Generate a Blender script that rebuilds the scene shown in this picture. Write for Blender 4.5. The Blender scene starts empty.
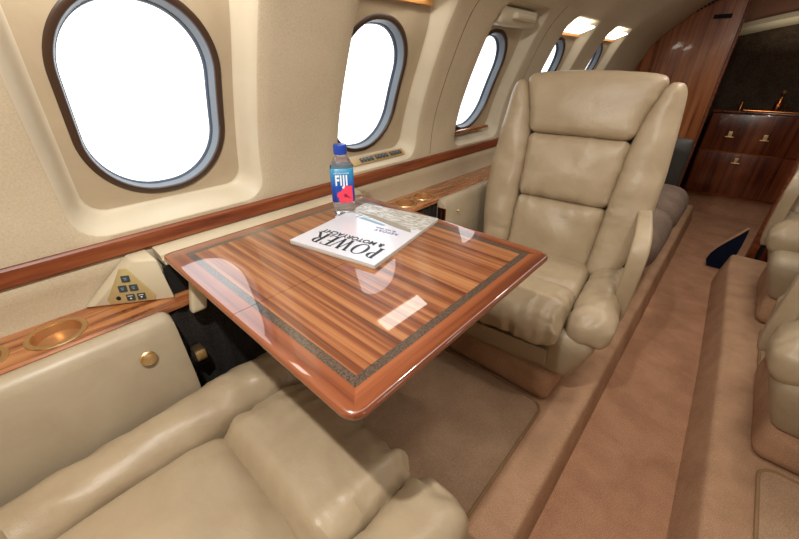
import bpy, bmesh, math, random
from mathutils import Vector, Matrix, noise
random.seed(7)
S = bpy.context.scene
COL = S.collection
PI = math.pi
R = math.radians

# ------------------------------------------------------------------ materials
def lin(h):
    h = h.lstrip('#'); o = []
    for i in (0, 2, 4):
        c = int(h[i:i+2], 16)/255
        o.append(c/12.92 if c <= .04045 else ((c+.055)/1.055)**2.4)
    return (*o, 1)

class NT:
    def __init__(s, name):
        s.m = bpy.data.materials.new(name); s.m.use_nodes = True
        s.t = s.m.node_tree; s.t.nodes.clear()
        s.out = s.n('ShaderNodeOutputMaterial'); s.b = s.n('ShaderNodeBsdfPrincipled')
        s.l(s.b, 'BSDF', s.out, 'Surface')
    def n(s, k, **a):
        x = s.t.nodes.new(k)
        for q, v in a.items(): setattr(x, q, v)
        return x
    def l(s, a, ao, b, bi): s.t.links.new(a.outputs[ao], b.inputs[bi])
    def set(s, **a):
        for k, v in a.items(): s.b.inputs[k.replace('_', ' ')].default_value = v
    def math(s, op, a, b=None, c=None):
        m = s.n('ShaderNodeMath', operation=op)
        for i, v in enumerate((a, b, c)):
            if v is None: continue
            if isinstance(v, (int, float)): m.inputs[i].default_value = v
            else: s.t.links.new(v, m.inputs[i])
        return m.outputs[0]
    def coords(s, scale=(1, 1, 1), rot=(0, 0, 0), loc=(0, 0, 0)):
        tc = s.n('ShaderNodeTexCoord'); mp = s.n('ShaderNodeMapping')
        mp.inputs['Scale'].default_value = scale; mp.inputs['Rotation'].default_value = rot
        mp.inputs['Location'].default_value = loc
        s.l(tc, 'Object', mp, 'Vector'); return mp
    def noise(s, mp, scale, detail=4, rough=.5, dist=0):
        n = s.n('ShaderNodeTexNoise'); n.inputs['Scale'].default_value = scale
        n.inputs['Detail'].default_value = detail; n.inputs['Roughness'].default_value = rough
        n.inputs['Distortion'].default_value = dist
        s.l(mp, 'Vector', n, 'Vector'); return n
    def ramp(s, src, stops, so='Fac'):
        r = s.n('ShaderNodeValToRGB'); e = r.color_ramp.elements
        while len(e) < len(stops): e.new(.5)
        for i, (p, c) in enumerate(stops): e[i].position = p; e[i].color = c if len(c) == 4 else (*c, 1)
        if isinstance(so, str) and hasattr(src, 'outputs'): s.l(src, so, r, 'Fac')
        else: s.t.links.new(src, r.inputs['Fac'])
        return r
    def bump(s, src, strength, dist=.002, so='Fac', prev=None):
        b = s.n('ShaderNodeBump'); b.inputs['Strength'].default_value = strength
        b.inputs['Distance'].default_value = dist
        s.l(src, so, b, 'Height')
        if prev: s.l(prev, 'Normal', b, 'Normal')
        s.l(b, 'Normal', s.b, 'Normal'); return b

def simple(name, col, rough=.5, metal=0, **k):
    m = NT(name); m.set(Base_Color=lin(col), Roughness=rough, Metallic=metal, **k); return m.m

def leather(name, c1, c2, rough=.40, grain=.25, crease=.4):
    m = NT(name); mp = m.coords()
    n = m.noise(mp, 9, 5, .6, .6)
    r = m.ramp(n, [(.3, lin(c1)), (.7, lin(c2))]); m.l(r, 'Color', m.b, 'Base Color')
    m.set(Roughness=rough, Specular_IOR_Level=.42)
    v = m.n('ShaderNodeTexVoronoi'); v.inputs['Scale'].default_value = 520; m.l(mp, 'Vector', v, 'Vector')
    b0 = m.bump(v, grain, .0006, 'Distance')
    n2 = m.noise(mp, 22, 4, .5, .3)
    m.bump(n2, crease, .006, 'Fac', b0)
    return m.m

def fabric(name, c1, c2, scale=420, rough=.95, bump=.6, big=6):
    m = NT(name); mp = m.coords()
    n = m.noise(mp, scale, 3, .7); n0 = m.noise(mp, big, 4, .6, .3)
    f = m.math('ADD', m.math('MULTIPLY', n.outputs['Fac'], .65), m.math('MULTIPLY', n0.outputs['Fac'], .35))
    r = m.ramp(f, [(.36, lin(c1)), (.62, lin(c2))], None); m.l(r, 'Color', m.b, 'Base Color')
    m.set(Roughness=rough, Specular_IOR_Level=.15)
    m.bump(n, bump, .003)
    return m.m

def wood_color(m, stretch, cols, dist=1.2, loc=(0, 0, 0), fine=60, bandscale=9):
    mp = m.coords(scale=stretch, loc=loc)
    a = m.noise(mp, bandscale, 3, .55, dist*.3)
    b = m.noise(mp, fine, 4, .65, .2)
    f = m.math('ADD', m.math('MULTIPLY', a.outputs['Fac'], .72), m.math('MULTIPLY', b.outputs['Fac'], .28))
    return m.ramp(f, list(zip((.34, .44, .52, .64), [lin(c) for c in cols])), None)

def wood(name, stretch, cols, rough=.2, coat=.8, bandscale=9, fine=60):
    m = NT(name); r = wood_color(m, stretch, cols, bandscale=bandscale, fine=fine)
    m.l(r, 'Color', m.b, 'Base Color')
    m.set(Roughness=rough, Coat_Weight=coat, Coat_Roughness=.04)
    return m.m

# table dimensions (local coordinates, origin at the centre of the top)
THX, THY = .2945, .270
def table_wood():
    m = NT('table_veneer')
    cx = ['#45200f', '#713a1e', '#925a35', '#a87448']
    wx = wood_color(m, (.016, 1, 1), cx, bandscale=62, fine=230)
    wbx = wood_color(m, (.025, 1, 1), ['#45190a', '#673016', '#7e4122', '#935433'], bandscale=26, fine=120, loc=(3, 0, 0))
    wby = wood_color(m, (1, .025, 1), ['#45190a', '#673016', '#7e4122', '#935433'], bandscale=26, fine=120, loc=(5, 2, 0))
    tc = m.n('ShaderNodeTexCoord'); sp = m.n('ShaderNodeSeparateXYZ'); m.l(tc, 'Object', sp, 'Vector')
    dx = m.math('SUBTRACT', THX, m.math('ABSOLUTE', sp.outputs['X']))
    dy = m.math('SUBTRACT', THY, m.math('ABSOLUTE', sp.outputs['Y']))
    mn = m.math('MINIMUM', dx, dy)
    inb = m.math('LESS_THAN', mn, .034)
    inl = m.math('LESS_THAN', mn, .048)
    side = m.math('LESS_THAN', dx, dy)
    def mix(f, a, b):
        x = m.n('ShaderNodeMix', data_type='RGBA'); m.t.links.new(f, x.inputs[0])
        m.t.links.new(a, x.inputs[6]); m.t.links.new(b, x.inputs[7]); return x.outputs[2]
    bord = mix(side, wbx.outputs['Color'], wby.outputs['Color'])
    sn = m.noise(m.coords(), 350, 2, .6)
    dark = m.ramp(sn, [(.35, lin('#2e241e')), (.65, lin('#5c4c40'))])
    c = mix(inl, wx.outputs['Color'], dark.outputs['Color'])
    c = mix(inb, c, bord)
    m.t.links.new(c, m.b.inputs['Base Color'])
    m.set(Roughness=.28, Coat_Weight=1.0, Coat_Roughness=.005, Coat_IOR=1.72)
    return m.m

M = dict(
    leather=leather('cream_leather', '#a28f74', '#ae9c80'),
    leather2=leather('cream_side_leather', '#a2937b', '#ad9f87', .4, .15, .15),
    shell=leather('cream_shell_leather', '#9a8a70', '#a5957b', .45, .15),
    wallcloth=fabric('cream_wall_fabric', '#b3a48a', '#c4b59b', 300, .9, .12, 7),
    surround=leather('cream_window_surround', '#c3b8a1', '#ccc1aa', .5, .05, .05),
    recess=leather('tan_recess_liner', '#a8977c', '#b3a287', .6, .05, .05),
    soffit=simple('brown_soffit_paint', '#8c6450', .6),
    bezel=simple('cream_plastic', '#c5b99e', .4),
    ceilcloth=fabric('cream_ceiling_fabric', '#b7a78d', '#c3b399', 300, .9, .08),
    carpet=fabric('brown_carpet', '#946a50', '#c29474', 330, .98, 1.0, 9),
    carpet2=fabric('tan_carpet', '#9c785c', '#c79f7f', 330, .98, 1.0, 9),
    mat=fabric('tan_mat_carpet', '#997a5f', '#bf9f82', 330, .98, 1.0, 9),
    matedge=fabric('tan_mat_binding', '#86694a', '#9c7f60', 600, .9, .4),
    gold=simple('brushed_gold', '#dfc08f', .38, 1),
    brass=simple('pale_brass', '#c4b07e', .42, .45),
    copper=simple('copper', '#b5713f', .25, 1),
    cupmetal=simple('warm_cup_metal', '#c79c70', .38, .8),
    black=simple('black_void', '#0b0a09', .8),
    dark=fabric('dark_grey_pleated_fabric', '#1d1b1b', '#383431', 260, .9, .7),
    button=simple('grey_button', '#353f40', .45),
    white=simple('white_print', '#e6e9ea', .5),
    tablewood=table_wood(),
    stripwood=wood('red_brown_rail_wood', (1, .07, 1), ['#401607', '#6d3015', '#7c3c1b', '#8c4e28'], .45, .2, 45, 200),
    ledgewood=wood('ledge_wood', (1, .08, 1), ['#57280f', '#8a4d26', '#a4673a', '#b67e50'], .25, .8, 60, 220),
    panelwood=wood('tall_panel_wood', (1, 1, .035), ['#5a2a13', '#8a4c28', '#a36238', '#b37447'], .22, .8, 22, 90),
    galleywood=wood('galley_wood', (1, 1, .05), ['#2a0f06', '#4e2110', '#643019', '#753c20'], .25, .7, 16, 70),
    weave=fabric('dark_woven_panel', '#352a21', '#5f5042', 160, .95, .4, 12),
    greyfab=fabric('grey_brown_upholstery', '#63534a', '#8e7a6c', 240, .95, .5),
    greylea=simple('dark_grey_leather', '#3b3836', .5),
    navy=fabric('navy_fabric', '#090e1d', '#131b32', 400, .9, .4),
    ring=simple('brown_window_ring', '#3b281b', .4),
    reveal=simple('grey_blue_reveal', '#656e78', .45),
    seal=simple('dark_window_seal', '#2a3647', .5),
    orange=simple('amber_lit_valance', '#c58a4c', .4),  # amber glow from the wash light is put into this colour
    seam=simple('seam_shadow_line', '#5b4c3a', .9),
    paper=simple('white_paper', '#cccdd6', .35, 0, Coat_Weight=.5, Coat_Roughness=.1),
    pages=simple('page_edges', '#c9c4ba', .7),
    ink=simple('dark_ink', '#28303a', .5),
    bluecap=simple('blue_plastic', '#173c9c', .35),
    ltblue=simple('pale_blue_ink', '#7fa4bd', .5),
    violet=simple('violet_ink', '#6d6fa6', .5),
    sandink=simple('grey_sand_ink', '#8f897d', .6),
    pink=simple('hibiscus_pink', '#e33d57', .4),
    pinkdk=simple('hibiscus_dark', '#9c1838', .4),
)
# marbled cover photograph area
def cover_photo():
    m = NT('cover_photo_waves'); mp = m.coords(scale=(1, 4, 1), rot=(0, 0, .2))
    n = m.noise(mp, 60, 5, .65, .8)
    r = m.ramp(n, [(.35, lin('#6f6a5f')), (.5, lin('#aeaba3')), (.62, lin('#d5d6d4'))]); m.l(r, 'Color', m.b, 'Base Color')
    m.set(Roughness=.35); return m.m
M['waves'] = cover_photo()
def glass(name, tint=(1, 1, 1, 1), gl=.08):
    m = NT(name); m.t.nodes.remove(m.b)
    tr = m.n('ShaderNodeBsdfTransparent'); tr.inputs[0].default_value = tint
    g = m.n('ShaderNodeBsdfGlossy'); g.inputs['Roughness'].default_value = .03
    mx = m.n('ShaderNodeMixShader'); mx.inputs[0].default_value = gl
    m.l(tr, 0, mx, 1); m.l(g, 0, mx, 2); m.l(mx, 0, m.out, 'Surface'); return m.m
M['glass'] = glass('window_glass', (1, 1, 1, 1), .05)
def bottle_plastic():
    m = NT('clear_bottle_plastic'); m.set(Base_Color=(.93, .97, 1, 1), Roughness=.06, Transmission_Weight=.9, IOR=1.25); return m.m
M['clear'] = bottle_plastic()
def label_mat():
    m = NT('bottle_label_print'); tc = m.n('ShaderNodeTexCoord'); sp = m.n('ShaderNodeSeparateXYZ'); m.l(tc, 'Object', sp, 'Vector')
    f = m.math('DIVIDE', m.math('SUBTRACT', sp.outputs['Z'], .04), .085)
    r = m.ramp(f, [(0, lin('#1b2f8c')), (.45, lin('#1d4fa6')), (1, lin('#2f93b4'))], None)
    m.l(r, 'Color', m.b, 'Base Color'); m.set(Roughness=.25); return m.m
M['label'] = label_mat()
def emit(name, col, s):
    m = NT(name); m.set(Base_Color=lin(col), Emission_Color=lin(col), Emission_Strength=s); return m.m
M['lamp'] = emit('lamp_diffuser', '#fff3e0', 9)
M['washlamp'] = emit('wash_diffuser', '#fff8ec', 6)

# ------------------------------------------------------------------ mesh builder
class MB:
    def __init__(s): s.v = []; s.f = []; s.mi = []
    def add(s, vs, fs, mi=0):
        o = len(s.v); s.v += [tuple(v) for v in vs]
        s.f += [tuple(i+o for i in f) for f in fs]; s.mi += [mi]*len(fs); return s
    def box(s, x0, x1, y0, y1, z0, z1, mi=0):
        v = [(x, y, z) for x in (x0, x1) for y in (y0, y1) for z in (z0, z1)]
        return s.add(v, [(0, 1, 3, 2), (4, 6, 7, 5), (0, 4, 5, 1), (2, 3, 7, 6), (0, 2, 6, 4), (1, 5, 7, 3)], mi)
    def rbox(s, c, h, r, n=(10, 10, 8), puff=0, puffb=0, fn=None, mi=0):
        """rounded box on a surface lattice, optionally puffed on +z, then warped by fn"""
        idx = {}; vs = []; fs = []
        def sp(i, k):
            t = -1+2*i/k; return .45*t+.55*math.sin(t*PI/2)
        def vid(i, j, k):
            key = (i, j, k)
            if key in idx: return idx[key]
            p = [sp(i, n[0])*h[0], sp(j, n[1])*h[1], sp(k, n[2])*h[2]]
            q = [max(-(h[a]-r), min(h[a]-r, p[a])) for a in range(3)]
            d = Vector([p[a]-q[a] for a in range(3)])
            if d.length > 1e-9: d = d.normalized()*r; p = [q[a]+d[a] for a in range(3)]
            a, b = p[0]/h[0], p[1]/h[1]
            w = (1-a*a)*(1-b*b)
            if p[2] > 0: p[2] += puff*w*p[2]/h[2]
            else: p[2] += puffb*w*p[2]/h[2]
            P = Vector(p)+Vector(c)
            if fn: P = fn(P)
            vs.append(tuple(P)); idx[key] = len(vs)-1; return idx[key]
        for ax in range(3):
            u, w = [(1, 2), (2, 0), (0, 1)][ax]
            for side in (0, n[ax]):
                for i in range(n[u]):
                    for j in range(n[w]):
                        def g(a, b):
                            t = [0, 0, 0]; t[ax] = side; t[u] = a; t[w] = b; return vid(*t)
                        q = (g(i, j), g(i+1, j), g(i+1, j+1), g(i, j+1))
                        fs.append(q if side else q[::-1])
        return s.add(vs, fs, mi)
    def sweep(s, path, sect, closed=False, ups=None, cap=True, mi=0):
        """sweep section [(a,b)] (a sideways, b up) or per-point sections along path"""
        P = [Vector(p) for p in path]; n = len(P); vs = []; fs = []
        per = isinstance(sect[0][0], (list, tuple)); m = len(sect[0]) if per else len(sect)
        for i in range(n):
            if closed: t = P[(i+1) % n]-P[i-1]
            else: t = P[min(i+1, n-1)]-P[max(i-1, 0)]
            t.normalize(); up = Vector(ups[i] if isinstance(ups, list) else (ups or (0, 0, 1)))
            sd = t.cross(up)
            if sd.length < 1e-6: sd = t.cross(Vector((1, 0, 0)))
            sd.normalize(); u2 = sd.cross(t).normalized()
            for a, b in (sect[i] if per else sect): vs.append(P[i]+sd*a+u2*b)
        for i in range(n if closed else n-1):
            k = (i+1) % n
            for j in range(m):
                l = (j+1) % m; fs.append((i*m+j, i*m+l, k*m+l, k*m+j))
        if cap and not closed:
            fs.append(tuple(range(m))[::-1]); fs.append(tuple((n-1)*m+j for j in range(m)))
        return s.add(vs, fs, mi)
    def tube(s, path, r, k=10, closed=False, ups=None, mi=0):
        if isinstance(r, (int, float)): sec = [(r*math.cos(2*PI*i/k), r*math.sin(2*PI*i/k)) for i in range(k)]
        else: sec = [[(q*math.cos(2*PI*i/k), q*math.sin(2*PI*i/k)) for i in range(k)] for q in r]
        return s.sweep(path, sec, closed, ups, True, mi)
    def lathe(s, prof, k=32, M4=None, sq=0, mi=0, cap=True):
        vs = []; fs = []; n = len(prof)
        for r, z in prof:
            for i in range(k):
                a = 2*PI*i/k; c, q = math.cos(a), math.sin(a)
                e = 1 if not sq else 1/((abs(c)**sq+abs(q)**sq)**(1/sq))
                p = Vector((r*c*e, r*q*e, z)); vs.append(M4 @ p if M4 else p)
        for j in range(n-1):
            for i in range(k):
                l = (i+1) % k; fs.append((j*k+i, j*k+l, (j+1)*k+l, (j+1)*k+i))
        if cap and prof[0][0] > 1e-6: fs.append(tuple(range(k))[::-1])
        if cap and prof[-1][0] > 1e-6: fs.append(tuple((n-1)*k+i for i in range(k)))
        return s.add(vs, fs, mi)
    def prism(s, pts, z0, z1, M4=None, mi=0):
        n = len(pts); vs = [Vector((*p, z0)) for p in pts]+[Vector((*p, z1)) for p in pts]
        if M4: vs = [M4 @ v for v in vs]
        fs = [tuple(range(n))[::-1], tuple(range(n, 2*n))]+[(i, (i+1) % n, n+(i+1) % n, n+i) for i in range(n)]
        return s.add(vs, fs, mi)
    def build(s, name, mats, parent=None, smooth=40, bevel=0, kind=None, label=None):
        me = bpy.data.meshes.new(name); me.from_pydata(s.v, [], s.f); me.update()
        if not isinstance(mats, (list, tuple)): mats = [mats]
        for m in mats: me.materials.append(m)
        for p, i in zip(me.polygons, s.mi): p.material_index = i
        bm = bmesh.new(); bm.from_mesh(me)
        bmesh.ops.remove_doubles(bm, verts=bm.verts, dist=1e-6)
        if bevel:
            es = [e for e in bm.edges if len(e.link_faces) == 2 and e.calc_face_angle(0) > R(35)]
            bmesh.ops.bevel(bm, geom=es, offset=bevel, segments=3, affect='EDGES', profile=.5, clamp_overlap=True)
        bmesh.ops.recalc_face_normals(bm, faces=bm.faces)
        if smooth:
            for f in bm.faces: f.smooth = True
            for e in bm.edges:
                if len(e.link_faces) == 2 and e.calc_face_angle(0) > R(smooth): e.smooth = False
        bm.to_mesh(me); bm.free()
        o = bpy.data.objects.new(name, me); COL.objects.link(o)
        if parent: o.parent = parent
        if kind: o['kind'] = kind
        if label: o['label'] = label
        return o

def tag(o, label, cat, group=None):
    o['label'] = label; o['category'] = cat
    if group: o['group'] = group
    return o
def thing(name, label, cat, loc=(0, 0, 0), rz=0, group=None, rot=None):
    o = bpy.data.objects.new(name, None); COL.objects.link(o); o.empty_display_size = .05
    o.location = loc; o.rotation_euler = rot or (0, 0, rz)
    return tag(o, label, cat, group)
def struct(name, mb, mat, smooth=40, bevel=0):
    return mb.build(name, mat, None, smooth, bevel, 'structure')

def rrect(hx, hy, r, k=8, cx=0, cy=0):
    out = []
    for sx, sy, a0 in ((1, 1, 0), (-1, 1, 90), (-1, -1, 180), (1, -1, 270)):
        for i in range(k+1):
            a = R(a0+90*i/k); out.append((cx+sx*(hx-r)+r*math.cos(a), cy+sy*(hy-r)+r*math.sin(a)))
    return out
def cut(obj, cutters):
    """subtract cutter meshes for good (nothing is left behind in the scene)"""
    for mb in cutters:
        me = bpy.data.meshes.new('c'); me.from_pydata(mb.v, [], mb.f)
        b2 = bmesh.new(); b2.from_mesh(me); bmesh.ops.recalc_face_normals(b2, faces=b2.faces); b2.to_mesh(me); b2.free()
        c = bpy.data.objects.new('c', me); COL.objects.link(c)
        md = obj.modifiers.new('b', 'BOOLEAN'); md.object = c; md.operation = 'DIFFERENCE'; md.solver = 'EXACT'
        bpy.context.view_layer.update()
        dg = bpy.context.evaluated_depsgraph_get()
        new = bpy.data.meshes.new_from_object(obj.evaluated_get(dg))
        obj.modifiers.clear(); obj.data = new; bpy.data.objects.remove(c)
def text_mb(txt, size, M4, depth=.0003, sx=1.0, spacing=1.0, bold=0):
    cu = bpy.data.curves.new('t', 'FONT'); cu.body = txt; cu.size = size; cu.extrude = depth; cu.offset = bold
    cu.align_x = 'CENTER'; cu.align_y = 'CENTER'; cu.space_character = spacing; cu.resolution_u = 3
    o = bpy.data.objects.new('t', cu); COL.objects.link(o); bpy.context.view_layer.update()
    me = bpy.data.meshes.new_from_object(o.evaluated_get(bpy.context.evaluated_depsgraph_get()))
    mb = MB(); mb.add([M4 @ Vector((v.co.x*sx, v.co.y, v.co.z)) for v in me.vertices], [tuple(p.vertices) for p in me.polygons])
    bpy.data.objects.remove(o); return mb

def interp(pts, t):
    if t <= pts[0][0]: return pts[0][1]
    for (a, b), (c, d) in zip(pts, pts[1:]):
        if t <= c: return b+(d-b)*(t-a)/(c-a)
    return pts[-1][1]
def smooth_interp(pts, t):
    """Catmull-Rom through (t, v) knots"""
    n = len(pts)
    if t <= pts[0][0]: return pts[0][1]
    if t >= pts[-1][0]: return pts[-1][1]
    for i in range(n-1):
        if t <= pts[i+1][0]:
            a, b = pts[i], pts[i+1]; h = b[0]-a[0]; u = (t-a[0])/h
            def sl(k):
                if k <= 0: return (pts[1][1]-pts[0][1])/(pts[1][0]-pts[0][0])
                if k >= n-1: return (pts[-1][1]-pts[-2][1])/(pts[-1][0]-pts[-2][0])
                return (pts[k+1][1]-pts[k-1][1])/(pts[k+1][0]-pts[k-1][0])
            m0, m1 = sl(i)*h, sl(i+1)*h
            return (2*u**3-3*u*u+1)*a[1]+(u**3-2*u*u+u)*m0+(-2*u**3+3*u*u)*b[1]+(u**3-u*u)*m1

# ------------------------------------------------------------------ cabin shell
CX = .08                                  # cabin centre line
AISLE = -.13
PF = [(.66, -.877), (.72, -.874), (.80, -.866), (.89, -.843), (1.03, -.790), (1.13, -.742), (1.17, -.712), (1.20, -.682)]   # panel face x(z)
PI_ = [(.70, -.936), (.75, -.925), (.845, -.900), (.94, -.868), (1.07, -.817), (1.12, -.802), (1.17, -.795)]                  # recessed face x(z)
def xf(z): return smooth_interp(PF, z)
def xi(z): return smooth_interp(PI_, z)
CEIL = [(-.682, 1.20), (-.61, 1.262), (-.50, 1.352), (-.40, 1.415), (-.25, 1.475), (-.08, 1.508), (.08, 1.515)]
BAY_H = .305; ZLO, ZHI = .66, 1.20
BAYS = [.245, .855, 1.465, 2.075, 2.685]
WOFF = [-.002, -.033, -.03, -.03, -.03]

def sdf(p, cy, cz, hy, hz, r):
    qx = abs(p[0]-cy)-hy+r; qz = abs(p[1]-cz)-hz+r
    return min(max(qx, qz), 0)+math.hypot(max(qx, 0), max(qz, 0))-r
def ring_pts(c0, cz0, angs, shape):
    out = []
    for a in angs:
        lo, hi = 0, .6; dx, dz = math.cos(a), math.sin(a)
        for _ in range(26):
            m = (lo+hi)/2
            if sdf((c0+dx*m, cz0+dz*m), *shape) < 0: lo = m
            else: hi = m
        out.append((c0+dx*lo, cz0+dz*lo))
    return out
def map_side(v, side):
    return v if side < 0 else (2*CX-v[0], v[1], v[2])

def build_bay(mb, c, wo, side):
    cz = .935
    corner = [math.atan2(z-cz, y) for z in (ZLO, ZHI) for y in (-BAY_H, BAY_H)]
    angs = sorted([(-PI+2*PI*i/120) for i in range(120)]+corner)
    A = ring_pts(c, cz, angs, (c, (ZLO+ZHI)/2, BAY_H, (ZHI-ZLO)/2, 1e-4))
    # snap the outer ring exactly onto the rectangle
    bl = .196 if c < .3 else .167
    B = ring_pts(c, cz, angs, (c+(.196-bl)/2, (.702+1.184)/2, (.196+bl)/2, (1.184-.702)/2, .05))
    C_ = ring_pts(c, cz, angs, (c, (.738+1.170)/2, .162, (1.170-.738)/2, .040))
    w = c+wo
    D = ring_pts(c, cz, angs, (w, (.750+1.116)/2, .139, (1.116-.750)/2, .132))
    rows = []
    def put(P, kf): rows.append([map_side((kf(z), y, z), side) for y, z in P])
    def lerp(P, Q, t): return [(a[0]+(b[0]-a[0])*t, a[1]+(b[1]-a[1])*t) for a, b in zip(P, Q)]
    for t in (0, .33, .66, .96): put(lerp(A, B, t), xf)
    # soft shoulder then slope into the recess
    rows.append([map_side((xf(z)-.002, y, z), side) for y, z in B])
    for t in (.25, .5, .75, .93):
        L = lerp(B, C_, t); k = t*t*(3-2*t)*.6+t*.4
        rows.append([map_side((xf(z)*(1-k)+xi(z)*k-.001, y, z), side) for y, z in L])
    nb0, nb1 = 4, len(rows)
    for t in (0, .5, 1): put(lerp(C_, D, t), xi)
    rows.append([map_side((xi(z)-.045, y, z), side) for y, z in D])
    n = len(angs); vs = [v for r in rows for v in r]
    fs = [(j*n+i, j*n+(i+1) % n, (j+1)*n+(i+1) % n, (j+1)*n+i) for j in range(len(rows)-1) for i in range(n)]
    o = len(mb.f); mb.add(vs, fs)
    for j in range(len(rows)-1):
        if nb0 <= j < nb1: mb.mi[o+j*n:o+(j+1)*n] = [1]*n
        elif j >= nb1: mb.mi[o+j*n:o+(j+1)*n] = [2]*n
    return D

def wall(side, name):
    mb = MB()
    for c, w in zip(BAYS, WOFF): build_bay(mb, c, w, side)
    zs = [ZLO+(ZHI-ZLO)*i/24 for i in range(25)]
    for y0, y1 in ((-1.5, BAYS[0]-BAY_H), (BAYS[-1]+BAY_H, 4.36)):
        ys = [y0, y1]
        vs = [map_side((xf(z), y, z), side) for y in ys for z in zs]; k = len(zs)
        mb.add(vs, [(i, i+1, k+i+1, k+i) for i in range(k-1)])
    # lower sidewall: shallow hollow under the rail, then straight to the floor
    low = [(xf(ZLO), ZLO), (-.872, .650), (-.880, .62), (-.884, .59), (-.884, .545), (-.86, .50), (-.86, -.16)]
    vs = [map_side((x, y, z), side) for y in (-1.5, 4.36) for x, z in low]; k = len(low)
    mb.add(vs, [(i, i+1, k+i+1, k+i) for i in range(k-1)])
    return struct(name, mb, [M['wallcloth'], M['surround'], M['recess']], 50)
wall(-1, 'wall_left'); wall(1, 'wall_right')

mb = MB(); prof = [(-.682+0, 1.20)]
xs = [CEIL[0][0]+(CEIL[-1][0]-CEIL[0][0])*i/24 for i in range(25)]
half = [(x, smooth_interp(CEIL, x)) for x in xs]
full = half+[(2*CX-x, z) for x, z in half[::-1][1:]]
ys = [-1.5+5.86*i/12 for i in range(13)]
vs = [(x, y, z) for y in ys for x, z in full]; k = len(full)
mb.add(vs, [(j*k+i, j*k+i+1, (j+1)*k+i+1, (j+1)*k+i) for j in range(len(ys)-1) for i in range(k-1)])
struct('ceiling', mb, M['ceilcloth'])
mb = MB(); mb.box(-1.1, 1.3, -1.56, -1.5, -.2, 1.6); struct('wall_back', mb, M['wallcloth'])
mb = MB(); mb.box(-1.1, 1.3, 4.36, 4.40, -.2, 1.6); struct('wall_front', mb, M['weave'])

# floor: dropped aisle with carpeted platforms on both sides
mb = MB(); mb.box(-.10, .30, -1.5, 4.36, -.17, AISLE); struct('floor', mb, M['carpet'])
def platform(name, pts_top, pts_foot, xo, mat, end=False):
    """pts: [(x,y)] edge polyline, rounded nosing down to the aisle"""
    mb = MB(); rows = []
    for (xt, y), (xf_, _) in zip(pts_top, pts_foot):
        s = 1 if xo < xt else -1
        row = [(xo, y, -.17), (xo, y, 0)]
        r = .022
        row += [(xt-s*r, y, 0), (xt-s*r*.4, y, -.003), (xt-s*.003, y, -.011), (xt, y, -.024), (xf_, y, AISLE-.002), (xf_, y, -.17)]
        rows.append(row)
    k = len(rows[0]); vs = [v for r in rows for v in r]
    fs = [(j*k+i, j*k+(i+1) % k, (j+1)*k+(i+1) % k, (j+1)*k+i) for j in range(len(rows)-1) for i in range(k)]
    fs += [tuple(range(k)), tuple((len(rows)-1)*k+i for i in range(k))]
    mb.add(vs, fs); return struct(name, mb, mat, 60)
platform('floor_platform_left', [(-.078, -1.5), (-.083, .5), (-.100, 3.69)], [(-.062, -1.5), (-.066, .5), (-.08, 3.69)], -.87, M['carpet2'])
platform('floor_platform_right', [(.285, -1.5), (.243, .8), (.222, 1.7), (.186, 2.62), (.19, 2.8)], [(.235, -1.5), (.214, .8), (.19, 1.7), (.152, 2.62), (.17, 2.8)], 1.02, M['carpet2'])
mb = MB(); mb.box(.30, 1.02, 2.8, 4.36, -.17, AISLE); struct('floor_galley', mb, M['carpet'])
mb = MB(); mb.box(-.90, -.10, 3.692, 4.36, -.17, AISLE); struct('floor_rear', mb, M['carpet'])

# rail of red-brown wood along both sidewalls
for side, nm in ((-1, 'trim_1'), (1, 'trim_2')):
    mb = MB(); sec = [(-.879, .657), (-.868, .657), (-.865, .661), (-.865, .689), (-.868, .693), (-.879, .693)]
    vs = [map_side((x, y, z), side) for y in (-1.49, 4.3 if side > 0 else 3.69) for x, z in sec]
    mb.add(vs, [(i, (i+1) % 6, 6+(i+1) % 6, 6+i) for i in range(6)]+[tuple(range(6)), tuple(range(6, 12))])
    struct(nm, mb, M['stripwood'], 30)
# vertical panel joints
for i, y in enumerate((1.14, 1.74)):
    zs = [.70+.5*k/20 for k in range(21)]
    mb = MB(); mb.tube([(xf(z)-.0002, y, z) for z in zs], .0013, 6, ups=(0, 1, 0)); struct('trim_%d' % (3+i), mb, M['seam'])

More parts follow.
